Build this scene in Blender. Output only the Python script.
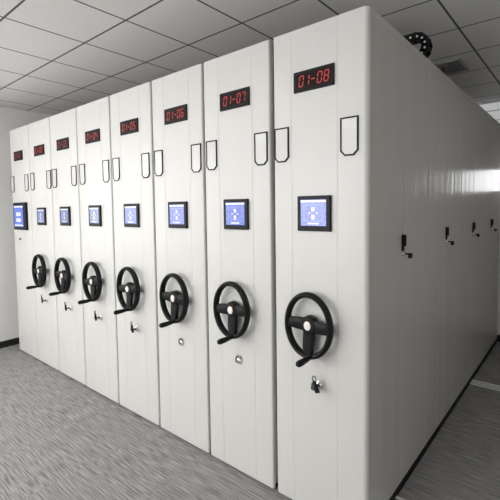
import bpy, bmesh, math, random
from mathutils import Vector, Matrix
random.seed(4)
for o in list(bpy.data.objects): bpy.data.objects.remove(o, do_unlink=True)
scn = bpy.context.scene
C = scn.collection

# ------------------------------------------------------------ camera
yaw, pit, rol = math.radians(-40.331), math.radians(-3.206), math.radians(-0.786)
F = Vector((math.sin(yaw)*math.cos(pit), math.cos(yaw)*math.cos(pit), math.sin(pit)))
R0 = Vector((math.cos(yaw), -math.sin(yaw), 0)); U0 = R0.cross(F)
R = R0*math.cos(rol) + U0*math.sin(rol); U = U0*math.cos(rol) - R0*math.sin(rol)
cd = bpy.data.cameras.new('camera'); cam = bpy.data.objects.new('camera', cd); C.objects.link(cam)
cam.matrix_world = Matrix(((R.x, U.x, -F.x, .7065), (R.y, U.y, -F.y, -1.621), (R.z, U.z, -F.z, 1.499), (0, 0, 0, 1)))
cd.sensor_width = 36; cd.lens = 400.2/500*36; cd.shift_x = .00564; cd.shift_y = -.0406
cd.clip_start = .02
scn.camera = cam
# ------------------------------------------------------------ world and exposure
w = bpy.data.worlds.new('world'); scn.world = w; w.use_nodes = True
w.node_tree.nodes['Background'].inputs[0].default_value = (.75, .82, 1, 1)
w.node_tree.nodes['Background'].inputs[1].default_value = .3
scn.view_settings.view_transform = 'Standard'; scn.view_settings.look = 'None'
scn.view_settings.gamma = 1; scn.view_settings.use_curve_mapping = False
scn.view_settings.exposure = -0.2
# guessed unseen ceiling lamps, placed for the light: x, y, strength (each panel is built further down)
ADDED_LAMPS = [(-3.375, -1.93, 9), (-1.9, -1.93, 9), (-.43, -1.93, 7), (-3.375, -3.4, 9), (-1.9, -3.4, 9), (-.43, -3.4, 7)]
REFLECTION_GLOW = 3.0
AISLE_FILL = (1.25, .9, 2.6)
LEFT_FILL = 4.0
FRONT_FILL = 7.0
PATCH_GLOW = .35

# ------------------------------------------------------------ helpers
def newmat(name, col, rough=.5, metal=0, spec=.5, emit=None, estr=1, coat=0):
    m = bpy.data.materials.new(name); m.use_nodes = True
    b = m.node_tree.nodes['Principled BSDF']
    b.inputs['Base Color'].default_value = (*col, 1); b.inputs['Roughness'].default_value = rough
    b.inputs['Metallic'].default_value = metal; b.inputs['Specular IOR Level'].default_value = spec
    b.inputs['Coat Weight'].default_value = coat
    if emit: b.inputs['Emission Color'].default_value = (*emit, 1); b.inputs['Emission Strength'].default_value = estr
    return m
def nd(m, t, **k):
    n = m.node_tree.nodes.new(t)
    for a, v in k.items(): setattr(n, a, v)
    return n
def lk(m, a, b): m.node_tree.links.new(a, b)
def grain(m, scale=(1, 1, 1), nscale=40, amount=.06, bump=.0, detail=3):
    """procedural tone variation plus bump in object space"""
    nt = m.node_tree; b = nt.nodes['Principled BSDF']; base = tuple(b.inputs['Base Color'].default_value)
    tc = nd(m, 'ShaderNodeTexCoord'); mp = nd(m, 'ShaderNodeMapping'); mp.inputs['Scale'].default_value = scale
    n = nd(m, 'ShaderNodeTexNoise'); n.inputs['Scale'].default_value = nscale; n.inputs['Detail'].default_value = detail
    lk(m, tc.outputs['Object'], mp.inputs[0]); lk(m, mp.outputs[0], n.inputs['Vector'])
    r = nd(m, 'ShaderNodeValToRGB')
    r.color_ramp.elements[0].position = .3; r.color_ramp.elements[1].position = .7
    r.color_ramp.elements[0].color = tuple(c*(1-amount) for c in base[:3])+(1,)
    r.color_ramp.elements[1].color = tuple(min(1, c*(1+amount)) for c in base[:3])+(1,)
    lk(m, n.outputs[0], r.inputs[0]); lk(m, r.outputs[0], b.inputs['Base Color'])
    if bump:
        bp = nd(m, 'ShaderNodeBump'); bp.inputs['Strength'].default_value = bump; bp.inputs['Distance'].default_value = .002
        lk(m, n.outputs[0], bp.inputs['Height']); lk(m, bp.outputs[0], b.inputs['Normal'])
    return m

M = {}
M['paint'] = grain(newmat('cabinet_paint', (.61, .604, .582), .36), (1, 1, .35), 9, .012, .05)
M['side'] = newmat('cabinet_paint_shaded', (.50, .482, .462), .24)  # same paint as the fronts, with the aisle shade put into the colour
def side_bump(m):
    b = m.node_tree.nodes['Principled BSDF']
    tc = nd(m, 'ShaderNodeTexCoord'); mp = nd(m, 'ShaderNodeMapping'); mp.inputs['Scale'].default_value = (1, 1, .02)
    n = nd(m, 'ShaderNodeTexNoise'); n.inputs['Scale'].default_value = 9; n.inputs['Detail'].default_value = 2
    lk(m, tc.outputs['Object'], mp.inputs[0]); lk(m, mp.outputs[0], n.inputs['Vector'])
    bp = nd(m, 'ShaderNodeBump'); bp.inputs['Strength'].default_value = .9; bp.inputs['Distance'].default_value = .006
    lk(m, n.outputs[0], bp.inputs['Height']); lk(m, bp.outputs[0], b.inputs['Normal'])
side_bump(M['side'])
M['rubber'] = grain(newmat('black_rubber', (.012, .012, .013), .7, spec=.1), nscale=60, amount=.2)
M['plastic'] = grain(newmat('black_plastic', (.009, .009, .010), .45, spec=.18), nscale=120, amount=.2, bump=.05)
M['frame'] = grain(newmat('bezel_black', (.010, .010, .012), .4, spec=.15), nscale=80, amount=.2)
M['outline'] = grain(newmat('holder_rim', (.014, .014, .017), .5, spec=.15), nscale=80, amount=.2)
M['card'] = grain(newmat('holder_cover', (.62, .615, .595), .2, coat=.3), nscale=20, amount=.01)
M['chrome'] = grain(newmat('chrome', (.75, .75, .74), .16, 1), nscale=30, amount=.05)
M['rail'] = grain(newmat('satin_rail', (.85, .86, .87), .35, .1), nscale=40, amount=.05)
M['keym'] = grain(newmat('dark_key_metal', (.10, .10, .10), .3, .8), nscale=60, amount=.3)
M['steel'] = grain(newmat('brushed_steel', (.6, .61, .62), .3, 1), (1, 40, 1), 10, .1)
M['brass'] = grain(newmat('copper_ring', (.75, .42, .28), .3, 1), nscale=30, amount=.05)
M['white'] = grain(newmat('white_plastic', (.8, .79, .77), .3), nscale=30, amount=.02)
M['led'] = newmat('led_red', (.25, .01, .01), .4, emit=(1, .10, .09), estr=.25)
M['led_dim'] = newmat('led_red_dim', (.2, .01, .01), .4, emit=(1, .12, .12), estr=.14)
M['ledoff'] = grain(newmat('led_window', (.012, .005, .005), .35, spec=.12), nscale=50, amount=.2)
M['lcd'] = newmat('lcd_blue', (.02, .02, .05), .15, emit=(.22, .28, .80), estr=1.0)
M['lcd_pale'] = newmat('lcd_pale_blue', (.02, .02, .05), .15, emit=(.24, .31, .52), estr=1.0)
M['lcdw'] = newmat('lcd_white', (.2, .2, .2), .2, emit=(.86, .9, 1), estr=.95)
M['lcdl'] = newmat('lcd_light_blue', (.05, .05, .1), .2, emit=(.36, .42, .90), estr=1.0)
M['lcd_tab'] = newmat('tablet_blue', (.02, .03, .06), .15, emit=(.10, .19, .80), estr=1.0)
for k in ('lcd', 'lcd_pale', 'lcd_tab'):                 # faint pixel mottling of a lit panel
    m = M[k]; b = m.node_tree.nodes['Principled BSDF']; c = tuple(b.inputs['Emission Color'].default_value)
    tc = nd(m, 'ShaderNodeTexCoord'); n = nd(m, 'ShaderNodeTexNoise'); n.inputs['Scale'].default_value = 70
    r = nd(m, 'ShaderNodeValToRGB'); r.color_ramp.elements[0].position = .35; r.color_ramp.elements[1].position = .65
    r.color_ramp.elements[0].color = tuple(x*.85 for x in c[:3])+(1,); r.color_ramp.elements[1].color = tuple(x*1.25 for x in c[:3])+(1,)
    lk(m, tc.outputs['Object'], n.inputs['Vector']); lk(m, n.outputs[0], r.inputs[0]); lk(m, r.outputs[0], b.inputs['Emission Color'])
M['wall'] = grain(newmat('wall_paint', (.84, .835, .82), .7), nscale=30, amount=.015, bump=.05)
M['base'] = grain(newmat('baseboard_black', (.015, .015, .017), .4), nscale=30, amount=.2)
M['lampframe'] = grain(newmat('lamp_frame', (.8, .8, .8), .4), nscale=30, amount=.02)
M['vent'] = grain(newmat('vent_grey', (.32, .31, .31), .6), nscale=50, amount=.1)
M['ventd'] = grain(newmat('vent_dark', (.26, .25, .255), .7), nscale=50, amount=.1)
M['redp'] = grain(newmat('dark_red_plastic', (.07, .015, .014), .5), nscale=50, amount=.1)
M['alu'] = grain(newmat('window_frame', (.62, .63, .64), .35, .3), nscale=50, amount=.03)

def glow(name, col, s):
    m = newmat(name, (.8, .8, .8), .5, emit=col, estr=s); return m

def add_box(bm, x0, x1, y0, y1, z0, z1, bev=0, seg=2, rot=None):
    t = bmesh.new(); bmesh.ops.create_cube(t, size=1)
    for v in t.verts: v.co = Vector(((x0+x1)/2+v.co.x*(x1-x0), (y0+y1)/2+v.co.y*(y1-y0), (z0+z1)/2+v.co.z*(z1-z0)))
    if bev: bmesh.ops.bevel(t, geom=t.edges[:], offset=bev, segments=seg, profile=.5, affect='EDGES')
    if rot: bmesh.ops.transform(t, matrix=rot, verts=t.verts[:])
    merge(bm, t)
def merge(bm, t):
    me = bpy.data.meshes.new('tmp'); t.to_mesh(me); t.free(); bm.from_mesh(me); bpy.data.meshes.remove(me)
def add_lathe(bm, prof, cen, axis='Y', n=28, sx=1, sz=1):
    """prof: (radius, along) pairs; the along direction is -Y for axis Y"""
    t = bmesh.new(); rings = []
    for r, a in prof:
        ring = []
        for i in range(n):
            th = 2*math.pi*i/n
            if axis == 'Y': p = (cen[0]+r*math.cos(th)*sx, cen[1]-a, cen[2]+r*math.sin(th)*sz)
            elif axis == 'X': p = (cen[0]+a, cen[1]+r*math.cos(th), cen[2]+r*math.sin(th))
            else: p = (cen[0]+r*math.cos(th), cen[1]+r*math.sin(th), cen[2]+a)
            ring.append(t.verts.new(p))
        rings.append(ring)
    for a, b in zip(rings, rings[1:]):
        for i in range(n): t.faces.new((a[i], a[(i+1) % n], b[(i+1) % n], b[i]))
    t.faces.new(rings[0]); t.faces.new(rings[-1])
    bmesh.ops.recalc_face_normals(t, faces=t.faces[:]); merge(bm, t)
def add_tube(bm, pts, rad, n=10, closed=False, flat=1.0):
    t = bmesh.new(); rings = []; N = len(pts); pts = [Vector(p) for p in pts]
    rads = rad if isinstance(rad, (list, tuple)) else [rad]*N
    up = Vector((0, 1, 0))
    for i, p in enumerate(pts):
        a = pts[(i-1) % N] if (closed or i) else p; b = pts[(i+1) % N] if (closed or i < N-1) else p
        d = (b-a).normalized(); u = up if abs(d.dot(up)) < .9 else Vector((0, 0, 1))
        s = d.cross(u).normalized(); q = s.cross(d).normalized()
        rings.append([t.verts.new(p+s*math.cos(2*math.pi*k/n)*rads[i]+q*math.sin(2*math.pi*k/n)*rads[i]*flat) for k in range(n)])
    for i in range(N if closed else N-1):
        a, b = rings[i], rings[(i+1) % N]
        for k in range(n): t.faces.new((a[k], a[(k+1) % n], b[(k+1) % n], b[k]))
    if not closed: t.faces.new(rings[0]); t.faces.new(rings[-1])
    bmesh.ops.recalc_face_normals(t, faces=t.faces[:]); merge(bm, t)
def add_prism(bm, poly, y0, y1, plane='XZ'):
    t = bmesh.new()
    f = {'XZ': lambda p, d: (p[0], d, p[1]), 'XY': lambda p, d: (p[0], p[1], d), 'YZ': lambda p, d: (d, p[0], p[1])}[plane]
    a = [t.verts.new(f(p, y0)) for p in poly]; b = [t.verts.new(f(p, y1)) for p in poly]; n = len(poly)
    t.faces.new(a); t.faces.new(b)
    for i in range(n): t.faces.new((a[i], a[(i+1) % n], b[(i+1) % n], b[i]))
    bmesh.ops.recalc_face_normals(t, faces=t.faces[:]); merge(bm, t)
def obj(name, bm, mat, parent=None, smooth=False, loc=None):
    me = bpy.data.meshes.new(name); bm.to_mesh(me); bm.free()
    for m in (mat if isinstance(mat, list) else [mat]): me.materials.append(m)
    o = bpy.data.objects.new(name, me); C.objects.link(o)
    if parent: o.parent = parent
    if loc: o.location = loc
    if smooth:
        for p in me.polygons: p.use_smooth = True
        try: me.set_sharp_from_angle(angle=math.radians(38))
        except Exception: pass
    return o
def tag(o, label, cat, group=None):
    o['label'] = label; o['category'] = cat
    if group: o['group'] = group
    return o
def thing(name, label, cat, loc=(0, 0, 0), group=None):
    o = bpy.data.objects.new(name, None); C.objects.link(o); o.location = loc; o.empty_display_size = .1
    return tag(o, label, cat, group)
def struct(name, bm, mat): o = obj(name, bm, mat); o['kind'] = 'structure'; return o
NB = bmesh.new

# ------------------------------------------------------------ room shell
H = 2.324; CEIL = 2.62; L = 3.385
XL, XR, YB, YF = -4.14, 1.75, 3.42, -4.3
def carpet():
    m = newmat('carpet', (.22, .215, .21), .95, spec=.1); b = m.node_tree.nodes['Principled BSDF']
    tc = nd(m, 'ShaderNodeTexCoord')
    br = nd(m, 'ShaderNodeTexChecker'); br.inputs['Scale'].default_value = 2.04
    mp0 = nd(m, 'ShaderNodeMapping'); mp0.inputs['Location'].default_value = (.02, .01, .5)
    mp1 = nd(m, 'ShaderNodeMapping'); mp1.inputs['Scale'].default_value = (6, 170, 1)
    mp2 = nd(m, 'ShaderNodeMapping'); mp2.inputs['Scale'].default_value = (8, 130, 1); mp2.inputs['Location'].default_value = (3.3, 7.1, 0)
    n1 = nd(m, 'ShaderNodeTexNoise'); n2 = nd(m, 'ShaderNodeTexNoise')
    for n in (n1, n2): n.inputs['Scale'].default_value = 1; n.inputs['Detail'].default_value = 4
    lk(m, tc.outputs['Object'], mp0.inputs[0]); lk(m, mp0.outputs[0], br.inputs['Vector'])
    lk(m, tc.outputs['Object'], mp1.inputs[0]); lk(m, tc.outputs['Object'], mp2.inputs[0])
    lk(m, mp1.outputs[0], n1.inputs['Vector']); lk(m, mp2.outputs[0], n2.inputs['Vector'])
    mx = nd(m, 'ShaderNodeMix', data_type='FLOAT'); lk(m, br.outputs['Fac'], mx.inputs[0]); lk(m, n1.outputs[0], mx.inputs[2]); lk(m, n2.outputs[0], mx.inputs[3])
    r = nd(m, 'ShaderNodeValToRGB'); r.color_ramp.elements[0].position = .36; r.color_ramp.elements[1].position = .64
    r.color_ramp.elements[0].color = (.175, .170, .166, 1); r.color_ramp.elements[1].color = (.385, .376, .366, 1)
    lk(m, mx.outputs[0], r.inputs[0]); lk(m, r.outputs[0], b.inputs['Base Color'])
    bp = nd(m, 'ShaderNodeBump'); bp.inputs['Strength'].default_value = .4; bp.inputs['Distance'].default_value = .003
    lk(m, mx.outputs[0], bp.inputs['Height']); lk(m, bp.outputs[0], b.inputs['Normal'])
    return m
def ceiling_mat():
    m = newmat('ceiling_tile', (.6, .6, .59), .85, spec=.2); nt = m.node_tree; b = nt.nodes['Principled BSDF']
    tc = nd(m, 'ShaderNodeTexCoord'); sp = nd(m, 'ShaderNodeSeparateXYZ'); lk(m, tc.outputs['Object'], sp.inputs[0])
    def line(sock, off, width):
        a = nd(m, 'ShaderNodeMath', operation='SUBTRACT'); lk(m, sock, a.inputs[0]); a.inputs[1].default_value = off
        d = nd(m, 'ShaderNodeMath', operation='DIVIDE'); lk(m, a.outputs[0], d.inputs[0]); d.inputs[1].default_value = .49
        r = nd(m, 'ShaderNodeMath', operation='ADD'); lk(m, d.outputs[0], r.inputs[0]); r.inputs[1].default_value = 100.5
        f = nd(m, 'ShaderNodeMath', operation='FRACT'); lk(m, r.outputs[0], f.inputs[0])
        s = nd(m, 'ShaderNodeMath', operation='SUBTRACT'); lk(m, f.outputs[0], s.inputs[0]); s.inputs[1].default_value = .5
        ab = nd(m, 'ShaderNodeMath', operation='ABSOLUTE'); lk(m, s.outputs[0], ab.inputs[0])
        c = nd(m, 'ShaderNodeMath', operation='LESS_THAN'); lk(m, ab.outputs[0], c.inputs[0]); c.inputs[1].default_value = width/.49/2
        return c.outputs[0]
    lx = line(sp.outputs[0], .054, .013); ly = line(sp.outputs[1], -.211, .013)
    mxx = nd(m, 'ShaderNodeMath', operation='MAXIMUM'); lk(m, lx, mxx.inputs[0]); lk(m, ly, mxx.inputs[1])
    n = nd(m, 'ShaderNodeTexNoise'); n.inputs['Scale'].default_value = 90; n.inputs['Detail'].default_value = 3; lk(m, tc.outputs['Object'], n.inputs['Vector'])
    r = nd(m, 'ShaderNodeValToRGB'); r.color_ramp.elements[0].color = (.64, .625, .61, 1); r.color_ramp.elements[1].color = (.80, .785, .77, 1); lk(m, n.outputs[0], r.inputs[0])
    mix = nd(m, 'ShaderNodeMix', data_type='RGBA'); lk(m, mxx.outputs[0], mix.inputs[0]); lk(m, r.outputs[0], mix.inputs[6]); mix.inputs[7].default_value = (.10, .10, .10, 1)
    lk(m, mix.outputs[2], b.inputs['Base Color'])
    return m
bm = NB(); add_box(bm, XL-.2, XR+.2, YF-.2, YB+.2, -.12, 0); struct('floor', bm, carpet())
bm = NB(); add_box(bm, XL-.2, XR+.2, YF-.2, YB+.2, CEIL, CEIL+.1); struct('ceiling', bm, ceiling_mat())
W4 = (-3.7, -1.0, .9, 2.35)
bm = NB(); add_box(bm, XL-.15, XL, YF, YB, 0, W4[2]); add_box(bm, XL-.15, XL, YF, YB, W4[3], CEIL)
add_box(bm, XL-.15, XL, YF, W4[0], W4[2], W4[3]); add_box(bm, XL-.15, XL, W4[1], YB, W4[2], W4[3]); struct('wall_left', bm, M['wall'])
bm = NB(); add_box(bm, XR, XR+.15, YF, YB, 0, CEIL); struct('wall_right', bm, M['wall'])
W3 = (-3.9, -.6, .85, 2.35)
bm = NB(); add_box(bm, XL-.15, XR+.15, YF-.15, YF, 0, W3[2]); add_box(bm, XL-.15, XR+.15, YF-.15, YF, W3[3], CEIL)
add_box(bm, XL-.15, W3[0], YF-.15, YF, W3[2], W3[3]); add_box(bm, W3[1], XR+.15, YF-.15, YF, W3[2], W3[3]); struct('wall_front', bm, M['wall'])
bm = NB(); add_box(bm, XL, XL+.012, YF, YB, 0, .072, .002); struct('baseboard_left', bm, M['base'])
bm = NB(); add_box(bm, XR-.012, XR, YF, YB-.013, 0, .072, .002); struct('baseboard_right', bm, M['base'])
bm = NB(); add_box(bm, XL+.013, XR, YB-.012, YB, 0, .072, .002); struct('baseboard_back', bm, M['base'])
# back wall with two openings for added glowing panes
W1 = (.0, .42, 1.62, 1.885); W2 = (-1.2, .0, 2.30, 2.61)
bm = NB()
add_box(bm, XL-.15, XR+.15, YB, YB+.15, 0, W1[2])
add_box(bm, XL-.15, W1[0], YB, YB+.15, W1[2], W2[2]); add_box(bm, W1[1], XR+.15, YB, YB+.15, W1[2], W2[2])
add_box(bm, W1[0], W1[1], YB, YB+.15, W1[3], W2[2])
add_box(bm, XL-.15, W2[0], YB, YB+.15, W2[2], CEIL); add_box(bm, W2[1], XR+.15, YB, YB+.15, W2[2], CEIL)
add_box(bm, W2[0], W2[1], YB, YB+.15, W2[3], CEIL)
struct('wall_back', bm, M['wall'])
def window(name, wx, strength, nbars, hbars, YB=YB, f=.018):
    x0, x1, z0, z1 = wx
    bm = NB()
    add_box(bm, x0, x1, YB+.03, YB+.07, z0, z0+f); add_box(bm, x0, x1, YB+.03, YB+.07, z1-f, z1)
    add_box(bm, x0, x0+f, YB+.03, YB+.07, z0, z1); add_box(bm, x1-f, x1, YB+.03, YB+.07, z0, z1)
    for i in range(nbars):
        x = x0+(x1-x0)*(i+1)/(nbars+1); add_box(bm, x-.008, x+.008, YB+.03, YB+.07, z0, z1)
    for i in range(hbars):
        z = z0+(z1-z0)*(i+1)/(hbars+1); add_box(bm, x0, x1, YB+.04, YB+.06, z-.004, z+.004)
    o = struct(name, bm, M['alu'])
    bm = NB(); py = YB+.08 if YB > 0 else YB+.02
    add_box(bm, x0, x1, py-.005, py+.005, z0, z1)
    p = obj('pane', bm, glow(name+'_daylight', (.985, .99, 1), strength), o)
window('window_1', W1, REFLECTION_GLOW, 0, 0)  # added glowing pane, stands in for the bright patch mirrored on the side
window('window_2', W2, PATCH_GLOW, 1, 2)  # added glow, stands in for the bright patch below the far ceiling
window('window_3', W3, FRONT_FILL, 3, 0, YF-.1, .04)  # made-up opening out of view, added to light the cabinet fronts

bm = NB(); y0, y1, z0, z1 = W4
for a in ((y0, y1, z0, z0+.04), (y0, y1, z1-.04, z1), (y0, y0+.04, z0, z1), (y1-.04, y1, z0, z1), (-2.37, -2.33, z0, z1)): add_box(bm, XL-.11, XL-.07, *a)
o = struct('window_4', bm, M['alu'])  # made-up opening out of view, added to brighten left ceiling and wall
bm = NB(); add_box(bm, XL-.12, XL-.112, y0, y1, z0, z1); obj('pane', bm, glow('window_4_daylight', (.985, .99, 1), LEFT_FILL), o)

# added ceiling lamps, all out of view
def added_lamp(x, y, s, label):
    t = thing('added_ceiling_light', label, 'light', (x, y, CEIL), 'added recessed ceiling light panels')
    hx, hy = .235, .48
    bm = NB()
    for a in ((-hx, hx, -hy, -hy+.02), (-hx, hx, hy-.02, hy), (-hx, -hx+.02, -hy+.02, hy-.02), (hx-.02, hx, -hy+.02, hy-.02)):
        add_box(bm, a[0], a[1], a[2], a[3], -.012, 0, .001)
    obj('frame', bm, M['lampframe'], t)
    bm = NB(); add_box(bm, -hx+.021, hx-.021, -hy+.021, hy-.021, -.008, -.001)
    obj('diffuser', bm, glow('added_lamp_glow_%g' % s, (1, .985, .955), s), t)
for i, (x, y, s) in enumerate(ADDED_LAMPS):
    added_lamp(x, y, s, 'added unseen square white ceiling light panel over the carpet, %s row, %s' % (('nearer the cabinet fronts,' if i < 3 else 'nearer the front wall,')[:-1], ['left end', 'middle', 'right end'][i % 3]))

added_lamp(*AISLE_FILL, 'added unseen dim ceiling light panel over the aisle beside the long side of the nearest cabinet')  # fill lamp added to lift the dark aisle floor

# ceiling vent above the aisle cabinet
t = thing('ceiling_vent', 'dark grey rectangular slatted air vent set in the ceiling above the aisle side', 'vent', (-.185, 2.01, CEIL))
bm = NB(); add_box(bm, -.11, .11, -.16, .16, -.004, -.001); obj('backing', bm, M['ventd'], t)
bm = NB()
for a in ((-.12, .12, -.17, -.15), (-.12, .12, .15, .17), (-.12, -.10, -.15, .15), (.10, .12, -.15, .15)): add_box(bm, *a, -.012, 0, .001)
obj('frame', bm, M['vent'], t)
for k in range(9):
    bm = NB(); add_box(bm, -.10, .10, -.006, .006, -.001, .001, rot=Matrix.Translation((0, -.128+.032*k, -.008)) @ Matrix.Rotation(.6, 4, 'X')); obj('slat', bm, M['vent'], t)

# floor rails running out from under the cabinets
for y, lab in ((2.10, 'flat steel double-groove floor rail crossing the aisle carpet far from the camera'), (.32, 'flat steel double-groove floor rail crossing the aisle carpet at its near end')):
    t = thing('floor_rail', lab, 'rail', (0, y, 0), 'steel floor rails')
    bm = NB(); add_box(bm, -3.9, 1.70, -.055, .055, .0, .004); obj('base_plate', bm, M['ventd'], t)
    for dy in (-.042, 0, .042):
        bm = NB(); add_box(bm, -3.9, 1.70, dy-.009, dy+.009, .004, .010, .001); obj('track_strip', bm, M['rail'], t)

# ------------------------------------------------------------ cabinet parts
SEG = {'0': 'abcdef', '1': 'bc', '2': 'abged', '3': 'abgcd', '4': 'fgbc', '5': 'afgcd', '6': 'afgedc', '7': 'abc', '8': 'abcdefg', '-': 'g'}
def digit(ch, cx, cz, y, hw=.0105, hh=.023, t=.0052):
    bm = NB()
    q = {'a': (-hw, hw, hh), 'g': (-hw, hw, 0), 'd': (-hw, hw, -hh)}
    for s in SEG[ch]:
        if s in q: x0, x1, z = q[s]; poly = [(x0+.002, z-t/2), (x1-.002, z-t/2), (x1, z), (x1-.002, z+t/2), (x0+.002, z+t/2), (x0, z)]
        else:
            x = hw if s in 'bc' else -hw; z0, z1 = ((.002, hh-.002) if s in 'bf' else (-hh+.002, -.002))
            poly = [(x-t/2, z0+.002), (x, z0), (x+t/2, z0+.002), (x+t/2, z1-.002), (x, z1), (x-t/2, z1-.002)]
        poly = [(cx+a+b*.12, cz+b) for a, b in poly]
        add_prism(bm, poly, y, y+.0015)
    return bm
def led_display(par, x, z, text, dim):
    bm = NB(); add_box(bm, x-.105, x+.105, -.009, .002, z-.047, z+.047, .002); f = obj('number_display', bm, M['frame'], par)
    f['label'] = 'black digital display with red digits reading ' + text
    bm = NB(); add_box(bm, x-.088, x+.088, -.0105, -.008, z-.033, z+.033); obj('display_window', bm, M['ledoff'], f)
    pos = [-.060, -.030, .003, .037, .071]
    for ch, dx in zip(text, pos):
        obj('dash' if ch == '-' else 'digit', digit(ch, x+dx, z-.001, -.0122), M['led_dim' if dim else 'led'], f)
def touch_screen(par, x, z, pale):
    bm = NB(); w, h = .087, .082; x += .002
    add_box(bm, x-w, x+w, -.014, .002, z-h, z+h, .003)
    f = obj('touch_screen', bm, M['frame'], par)
    lm = M['lcd_pale' if pale else 'lcd']
    bm = NB(); add_box(bm, x-.067, x+.067, -.0150, -.013, z-.057, z+.064); obj('lit_panel', bm, lm, f)
    bm = NB()
    add_box(bm, x-.067, x+.067, -.0160, -.0149, z+.052, z+.062)
    obj('title_bar', bm, M['lcdw'], f)
    bm = NB()
    add_box(bm, x-.008, x+.008, -.0160, -.0149, z+.010, z+.029); add_box(bm, x-.008, x+.008, -.0160, -.0149, z-.028, z-.006)
    for s in (-1, 1):
        add_prism(bm, [(x+s*.012, z+.002), (x+s*.024, z+.007), (x+s*.024, z-.003)], -.0160, -.0149)
    obj('arrow_icon', bm, M['lcdw'], f)
    bm = NB(); add_box(bm, x-.03, x+.03, -.0160, -.0149, z-.050, z-.043); obj('status_line', bm, M['lcdw'], f)
    bm = NB()
    for zz in (.040, -.036): add_box(bm, x-.050, x+.050, -.0156, -.0149, z+zz-.0015, z+zz+.0015)
    for xx in (-.048, .048): add_box(bm, x+xx-.0015, x+xx+.0015, -.0156, -.0149, z-.034, z+.038)
    obj('screen_outline', bm, M['lcdl'], f)
def tablet(par, x, z):
    x += .012; bm = NB(); add_box(bm, x-.156, x+.156, -.022, .002, z-.138, z+.138, .004)
    f = obj('control_tablet', bm, M['frame'], par); f['label'] = 'large black control tablet with bright blue screen'
    x -= .018
    bm = NB(); add_box(bm, x-.112, x+.112, -.0235, -.021, z-.108, z+.108); obj('lit_panel', bm, M['lcd_tab'], f)
    bm = NB(); add_box(bm, x-.108, x+.108, -.0245, -.0234, z+.088, z+.103); obj('title_bar', bm, M['lcdw'], f)
    bm = NB(); add_box(bm, x-.098, x+.098, -.0245, -.0234, z-.098, z-.084); obj('status_line', bm, M['lcdw'], f)
    bm = NB()
    for zz in (.022, -.038):
        add_box(bm, x-.055, x-.004, -.0245, -.0234, z+zz-.02, z+zz+.018); add_box(bm, x+.004, x+.055, -.0245, -.0234, z+zz-.02, z+zz+.018)
    obj('menu_icon', bm, M['lcdw'], f)
def holder(par, x, z):
    w, h, c, t = .042, .083, .021, .0064
    out = [(-w, h), (-w, -h+c), (-w+c, -h), (w-c, -h), (w, -h+c), (w, h)]
    inn = [(-w+t, h-t), (-w+t, -h+c+t*.4), (-w+c+t*.4, -h+t), (w-c-t*.4, -h+t), (w-t, -h+c+t*.4), (w-t, h-t)]
    b = bmesh.new(); vs = []
    for y in (-.006, 0):
        for pl in (out, inn): vs.append([b.verts.new((x+p[0], y, z+p[1])) for p in pl])
    fo, fi, bo, bi = vs; n = 6
    for i in range(n):
        j = (i+1) % n
        b.faces.new((fo[i], fo[j], fi[j], fi[i])); b.faces.new((bo[i], bo[j], bi[j], bi[i]))
        b.faces.new((fo[i], fo[j], bo[j], bo[i])); b.faces.new((fi[i], fi[j], bi[j], bi[i]))
    bmesh.ops.recalc_face_normals(b, faces=b.faces[:])
    f = obj('label_holder', b, M['outline'], par)
    b = NB(); add_prism(b, [(x+p[0], z+p[1]) for p in inn], -.0035, .0)
    obj('cover', b, M['card'], f)
AX, AZ = .114, .144                                     # rim half axes
def handwheel(par, x, z, ang):
    y = -.046
    bm = NB()
    add_tube(bm, [(x+AX*math.cos(2*math.pi*k/56), y, z+AZ*math.sin(2*math.pi*k/56)) for k in range(56)], .0135, 12, True, 1.5)
    f = obj('handwheel', bm, M['plastic'], par, True); f['label'] = 'black three-spoke handwheel with crank handle'
    for a in (180, 0, -90):
        a = math.radians(a+ang); d = Vector((math.cos(a)*AX, 0, math.sin(a)*AZ)); ln = d.length; dn = d.normalized(); s = Vector((-dn.z, 0, dn.x))
        bm = NB(); t = bmesh.new(); rr = []
        for q, wd, yy, th in ((0, .027, .010, .012), (.35, .028, .008, .012), (.65, .026, .004, .012), (.98, .022, .002, .012)):
            c = Vector((x, y+yy, z))+dn*ln*q
            rr.append([t.verts.new(c+s*wd*k+Vector((0, th*l, 0))) for k, l in ((-1, -.6), (-.75, -1), (.75, -1), (1, -.6), (1, 1), (-1, 1))])
        for a1, b1 in zip(rr, rr[1:]):
            for k in range(6): t.faces.new((a1[k], a1[(k+1) % 6], b1[(k+1) % 6], b1[k]))
        t.faces.new(rr[0]); t.faces.new(rr[-1]); bmesh.ops.recalc_face_normals(t, faces=t.faces[:]); merge(bm, t)
        obj('spoke', bm, M['plastic'], f, True)
    bm = NB(); add_lathe(bm, [(.030, -.032), (.046, -.026), (.045, .000), (.039, .006), (.02, .008)], (x, y, z), sx=.9); obj('hub', bm, M['plastic'], f, True)
    bm = NB(); add_lathe(bm, [(.0215, .003), (.0215, .0092), (.0195, .010)], (x, y, z), sx=.85); obj('hub_ring', bm, M['brass'], f, True)
    bm = NB(); add_lathe(bm, [(.020, .003), (.020, .011), (.014, .0125), (.006, .013)], (x, y, z), sx=.85); o = obj('hub_cap', bm, M['white'], f, True); o['label'] = 'round white hub cap'
    bm = NB(); add_lathe(bm, [(.034, 0), (.032, .010), (.026, .016), (.024, .04)], (x, 0, z), sx=.85); obj('shaft', bm, M['plastic'], f, True)
    bm = NB(); hx, hz = x+.022, z-AZ+.004
    add_lathe(bm, [(.010, 0), (.010, .02), (.0095, .032), (.0125, .052), (.0150, .092), (.0145, .118), (.010, .126)], (hx, y, hz), n=18); obj('crank_handle', bm, M['plastic'], f, True)
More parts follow.
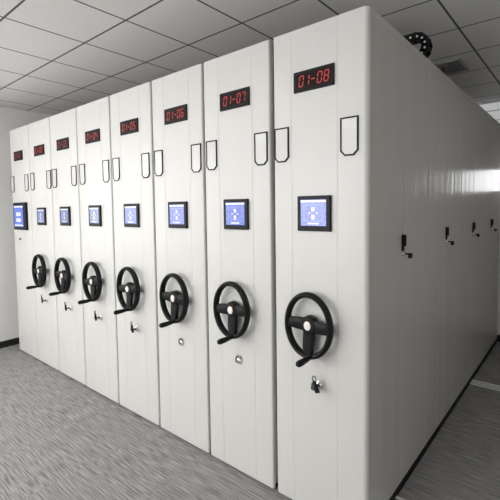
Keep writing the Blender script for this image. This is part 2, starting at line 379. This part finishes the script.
def cab_lock(par, x, z, keyed):
    bm = NB(); add_lathe(bm, [(.021, 0), (.0205, .004), (.0165, .007), (.0155, .013), (.012, .015)], (x, 0, z), n=24, sx=.85)
    f = obj('lock', bm, M['chrome'], par, True)
    bm = NB(); add_box(bm, x-.0015, x+.0015, -.016, -.0149, z-.007, z+.007); obj('key_slot', bm, M['rubber'], f)
    if not keyed:
        bm = NB(); add_tube(bm, [(x-.002+.019*math.cos(a*.3+.6), -.008, z+.003+.023*math.sin(a*.3+.6)) for a in range(12)], .0045, 8)
        obj('lock_guard', bm, M['keym'], f, True)
    if keyed:
        bm = NB(); add_box(bm, x-.0012, x+.0012, -.040, -.0149, z-.006, z+.006)
        add_prism(bm, [(x-.020, z-.008), (x+.006, z-.014), (x+.012, z+.014), (x+.004, z+.036), (x-.014, z+.026)], -.044, -.039)
        obj('key', bm, M['keym'], f)
        bm = NB()
        add_tube(bm, [(x+.001+.009*math.cos(2*math.pi*k/18), -.047, z+.046+.014*math.sin(2*math.pi*k/18)) for k in range(18)], .0026, 6, True)
        obj('key_ring', bm, M['keym'], f, True)
        bm = NB()
        add_prism(bm, [(x-.002, z+.040), (x+.011, z+.038), (x+.034, z-.008), (x+.010, z-.018)], -.052, -.048)
        obj('spare_key', bm, M['rubber'], f)

CAB = [(-3.897, -3.434, -3.684), (-3.429, -2.969, -3.188), (-2.964, -2.480, -2.717), (-2.475, -1.981, -2.221),
       (-1.975, -1.480, -1.726), (-1.473, -.995, -1.229), (-.987, -.509, -.744), (-.500+.010, 0, -.259)]
CAB[7] = (-.488, 0, -.259)
CAB = [(-3.897, -3.435, -3.684), (-3.427, -2.971, -3.188), (-2.962, -2.484, -2.717), (-2.473, -1.985, -2.221), (-1.972, -1.484, -1.726), (-1.469, -.999, -1.229), (-.983, -.512, -.744), CAB[7]]
LAB = ['leftmost light grey shelving cabinet with large blue tablet and no handwheel, by the left wall',
       'light grey shelving cabinet beside the tablet cabinet, display reading 01-02',
       'light grey shelving cabinet, third from the left wall, display reading 01-03',
       'light grey shelving cabinet, fourth from the left wall, display reading 01-04',
       'light grey shelving cabinet, fourth from the aisle, red display reading 01-05',
       'light grey shelving cabinet, third from the aisle, red display reading 01-06',
       'light grey shelving cabinet, second from the aisle, red display reading 01-07',
       'nearest, largest light grey shelving cabinet, display reading 01-08, its long side on the aisle']
def front_profile(x0, x1, cx, rr=.010):
    """plan outline of the front panel: rounded corners, two shallow grooves"""
    r = .010; p = [(x0, .02)]
    for k in range(5): a = math.pi-k*math.pi/8; p.append((x0+r+r*math.cos(a), r-r*math.sin(a)))
    for g in (cx-.121, cx+.119):
        p += [(g-.003, 0), (g-.0015, .0012), (g+.0015, .0012), (g+.003, 0)]
    r = rr
    for k in range(7): a = math.pi/2-k*math.pi/12; p.append((x1-r+r*math.cos(a), r-r*math.sin(a)))
    p.append((x1, .02)); return p
for i, (x0, x1, cx) in enumerate(CAB):
    mid = (x0+x1)/2; a, b, c = x0-mid, x1-mid, cx-mid
    t = thing('mobile_shelving_cabinet', LAB[i], 'cabinet', (mid, 0, 0), 'row of mobile shelving cabinets')
    last = i == 7
    bm = NB(); add_box(bm, a+.012, b-.012, .03, L-.02, .0, .045); obj('plinth', bm, M['rubber'], t)
    bm = NB(); add_box(bm, a, b-(.008 if last else 0), .0205, L, .035, H, .002); obj('body', bm, M['paint'], t)
    bm = NB(); add_prism(bm, front_profile(a, b, c, .0195 if last else .010), .018, H, 'XY'); obj('front_panel', bm, M['paint'], t, True)
    if i: 
        bm = NB(); g = x0-CAB[i-1][1]; add_box(bm, a-g+.0003, a-.0003, .035, .07, .03, H-.004); obj('gap_seal', bm, M['rubber'], t)
    dz = -.0043*(7-i)
    led_display(t, c, 2.079+dz, '01-0%d' % (i+1), i in (0, 2))
    for dx in (-.180, .176): holder(t, c+dx, 1.799+dz)
    if i == 0:
        tablet(t, c, 1.440)
        bm = NB(); add_lathe(bm, [(.012, 0), (.012, .006), (.008, .010)], (c-.045, 0, 1.205), n=18); obj('push_button', bm, M['plastic'], t, True)
    else:
        touch_screen(t, c, 1.466+dz, i in (1, 2, 3))
        handwheel(t, c-.008, .946+dz*.6, [0, 4, -3, 6, 3, -2, 2, -2][i])
        cab_lock(t, c+(.022 if i in (1, 2, 3, 4, 7) else .008), .655+dz*.3, i in (1, 2, 3, 4, 7))
    if last:
        ys = [.022]+[.43+.4085*k for k in range(7)]
        ys = ys[:-1] if ys[-1] > L-.05 else ys
        ys.append(L-.004)
        for k in range(len(ys)-1):
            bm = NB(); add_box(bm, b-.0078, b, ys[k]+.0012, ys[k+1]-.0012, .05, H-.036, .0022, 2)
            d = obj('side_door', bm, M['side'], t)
            if k % 2 == 1 or (k == 0 and False):
                pass
            if k % 2 == 0 and k+1 < len(ys)-0 and ys[k+1] < L-.1:
                yy = ys[k+1]-.012; zz = 1.30
                bm = NB(); add_box(bm, b, b+.010, yy-.010, yy+.010, zz-.03, zz+.052, .003)
                add_box(bm, b+.010, b+.020, yy-.008, yy+.008, zz-.006, zz+.050, .003); h = obj('door_handle', bm, M['plastic'], d)
                bm = NB(); add_lathe(bm, [(.012, .0), (.012, .010), (.009, .014)], (b, yy, zz-.045), 'X', 18); obj('door_lock', bm, M['chrome'], d, True)
                bm = NB(); add_box(bm, b+.014, b+.034, yy-.0015, yy+.0015, zz-.049, zz-.041)
                add_box(bm, b+.032, b+.050, yy-.012, yy+.012, zz-.066, zz-.040, .004); obj('door_key', bm, M['plastic'], d)
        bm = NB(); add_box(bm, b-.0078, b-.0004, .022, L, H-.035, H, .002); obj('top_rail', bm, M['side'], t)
        bm = NB(); add_box(bm, b-.012, b-.001, .024, L-.004, .004, .048); obj('kick_strip', bm, M['rubber'], t)

# ------------------------------------------------------------ cable drag chain on the cabinet tops
t = thing('cable_drag_chain', 'black plastic cable drag chain curling over the cabinet top with white rivets', 'cable chain', (-.08, .85, H))
rc = .060; z0 = .026+rc
path = []
for k in range(12): path.append((-.50+.0435*k, z0+rc, 0.0))
n = 6
for k in range(n): a = math.pi/2-math.pi*(k+.5)/n; path.append((math.cos(a)*rc, z0+math.sin(a)*rc, a-math.pi/2))
for k in range(12): path.append((-.0-.042*k-.02, z0-rc, math.pi))
for (px, pz, a) in path:
    rot = Matrix.Translation((px, 0, pz)) @ Matrix.Rotation(-a, 4, 'Y')
    bm = NB()
    add_box(bm, -.026, .026, -.030, -.024, -.023, .023, .004, rot=rot); add_box(bm, -.026, .026, .024, .030, -.023, .023, .004, rot=rot)
    add_box(bm, -.010, .010, -.025, .025, .013, .018, rot=rot); add_box(bm, -.010, .010, -.025, .025, -.018, -.013, rot=rot)
    l = obj('chain_link', bm, M['plastic'], t)
    bm = NB(); add_lathe(bm, [(.0062, 0), (.006, .002), (.004, .003)], (px, -.030, pz), n=12); obj('rivet', bm, M['white'], l, True)

bm = NB()
add_box(bm, -.012, .010, -.012, .012, 0, .050, .004); add_box(bm, -.008, .006, -.008, .008, .049, .066, .003)
o = obj('cable_connector', bm, M['redp'], loc=(-.03, 1.24, H)); tag(o, 'small dark red cable connector on the cabinet top edge behind the drag chain', 'connector')
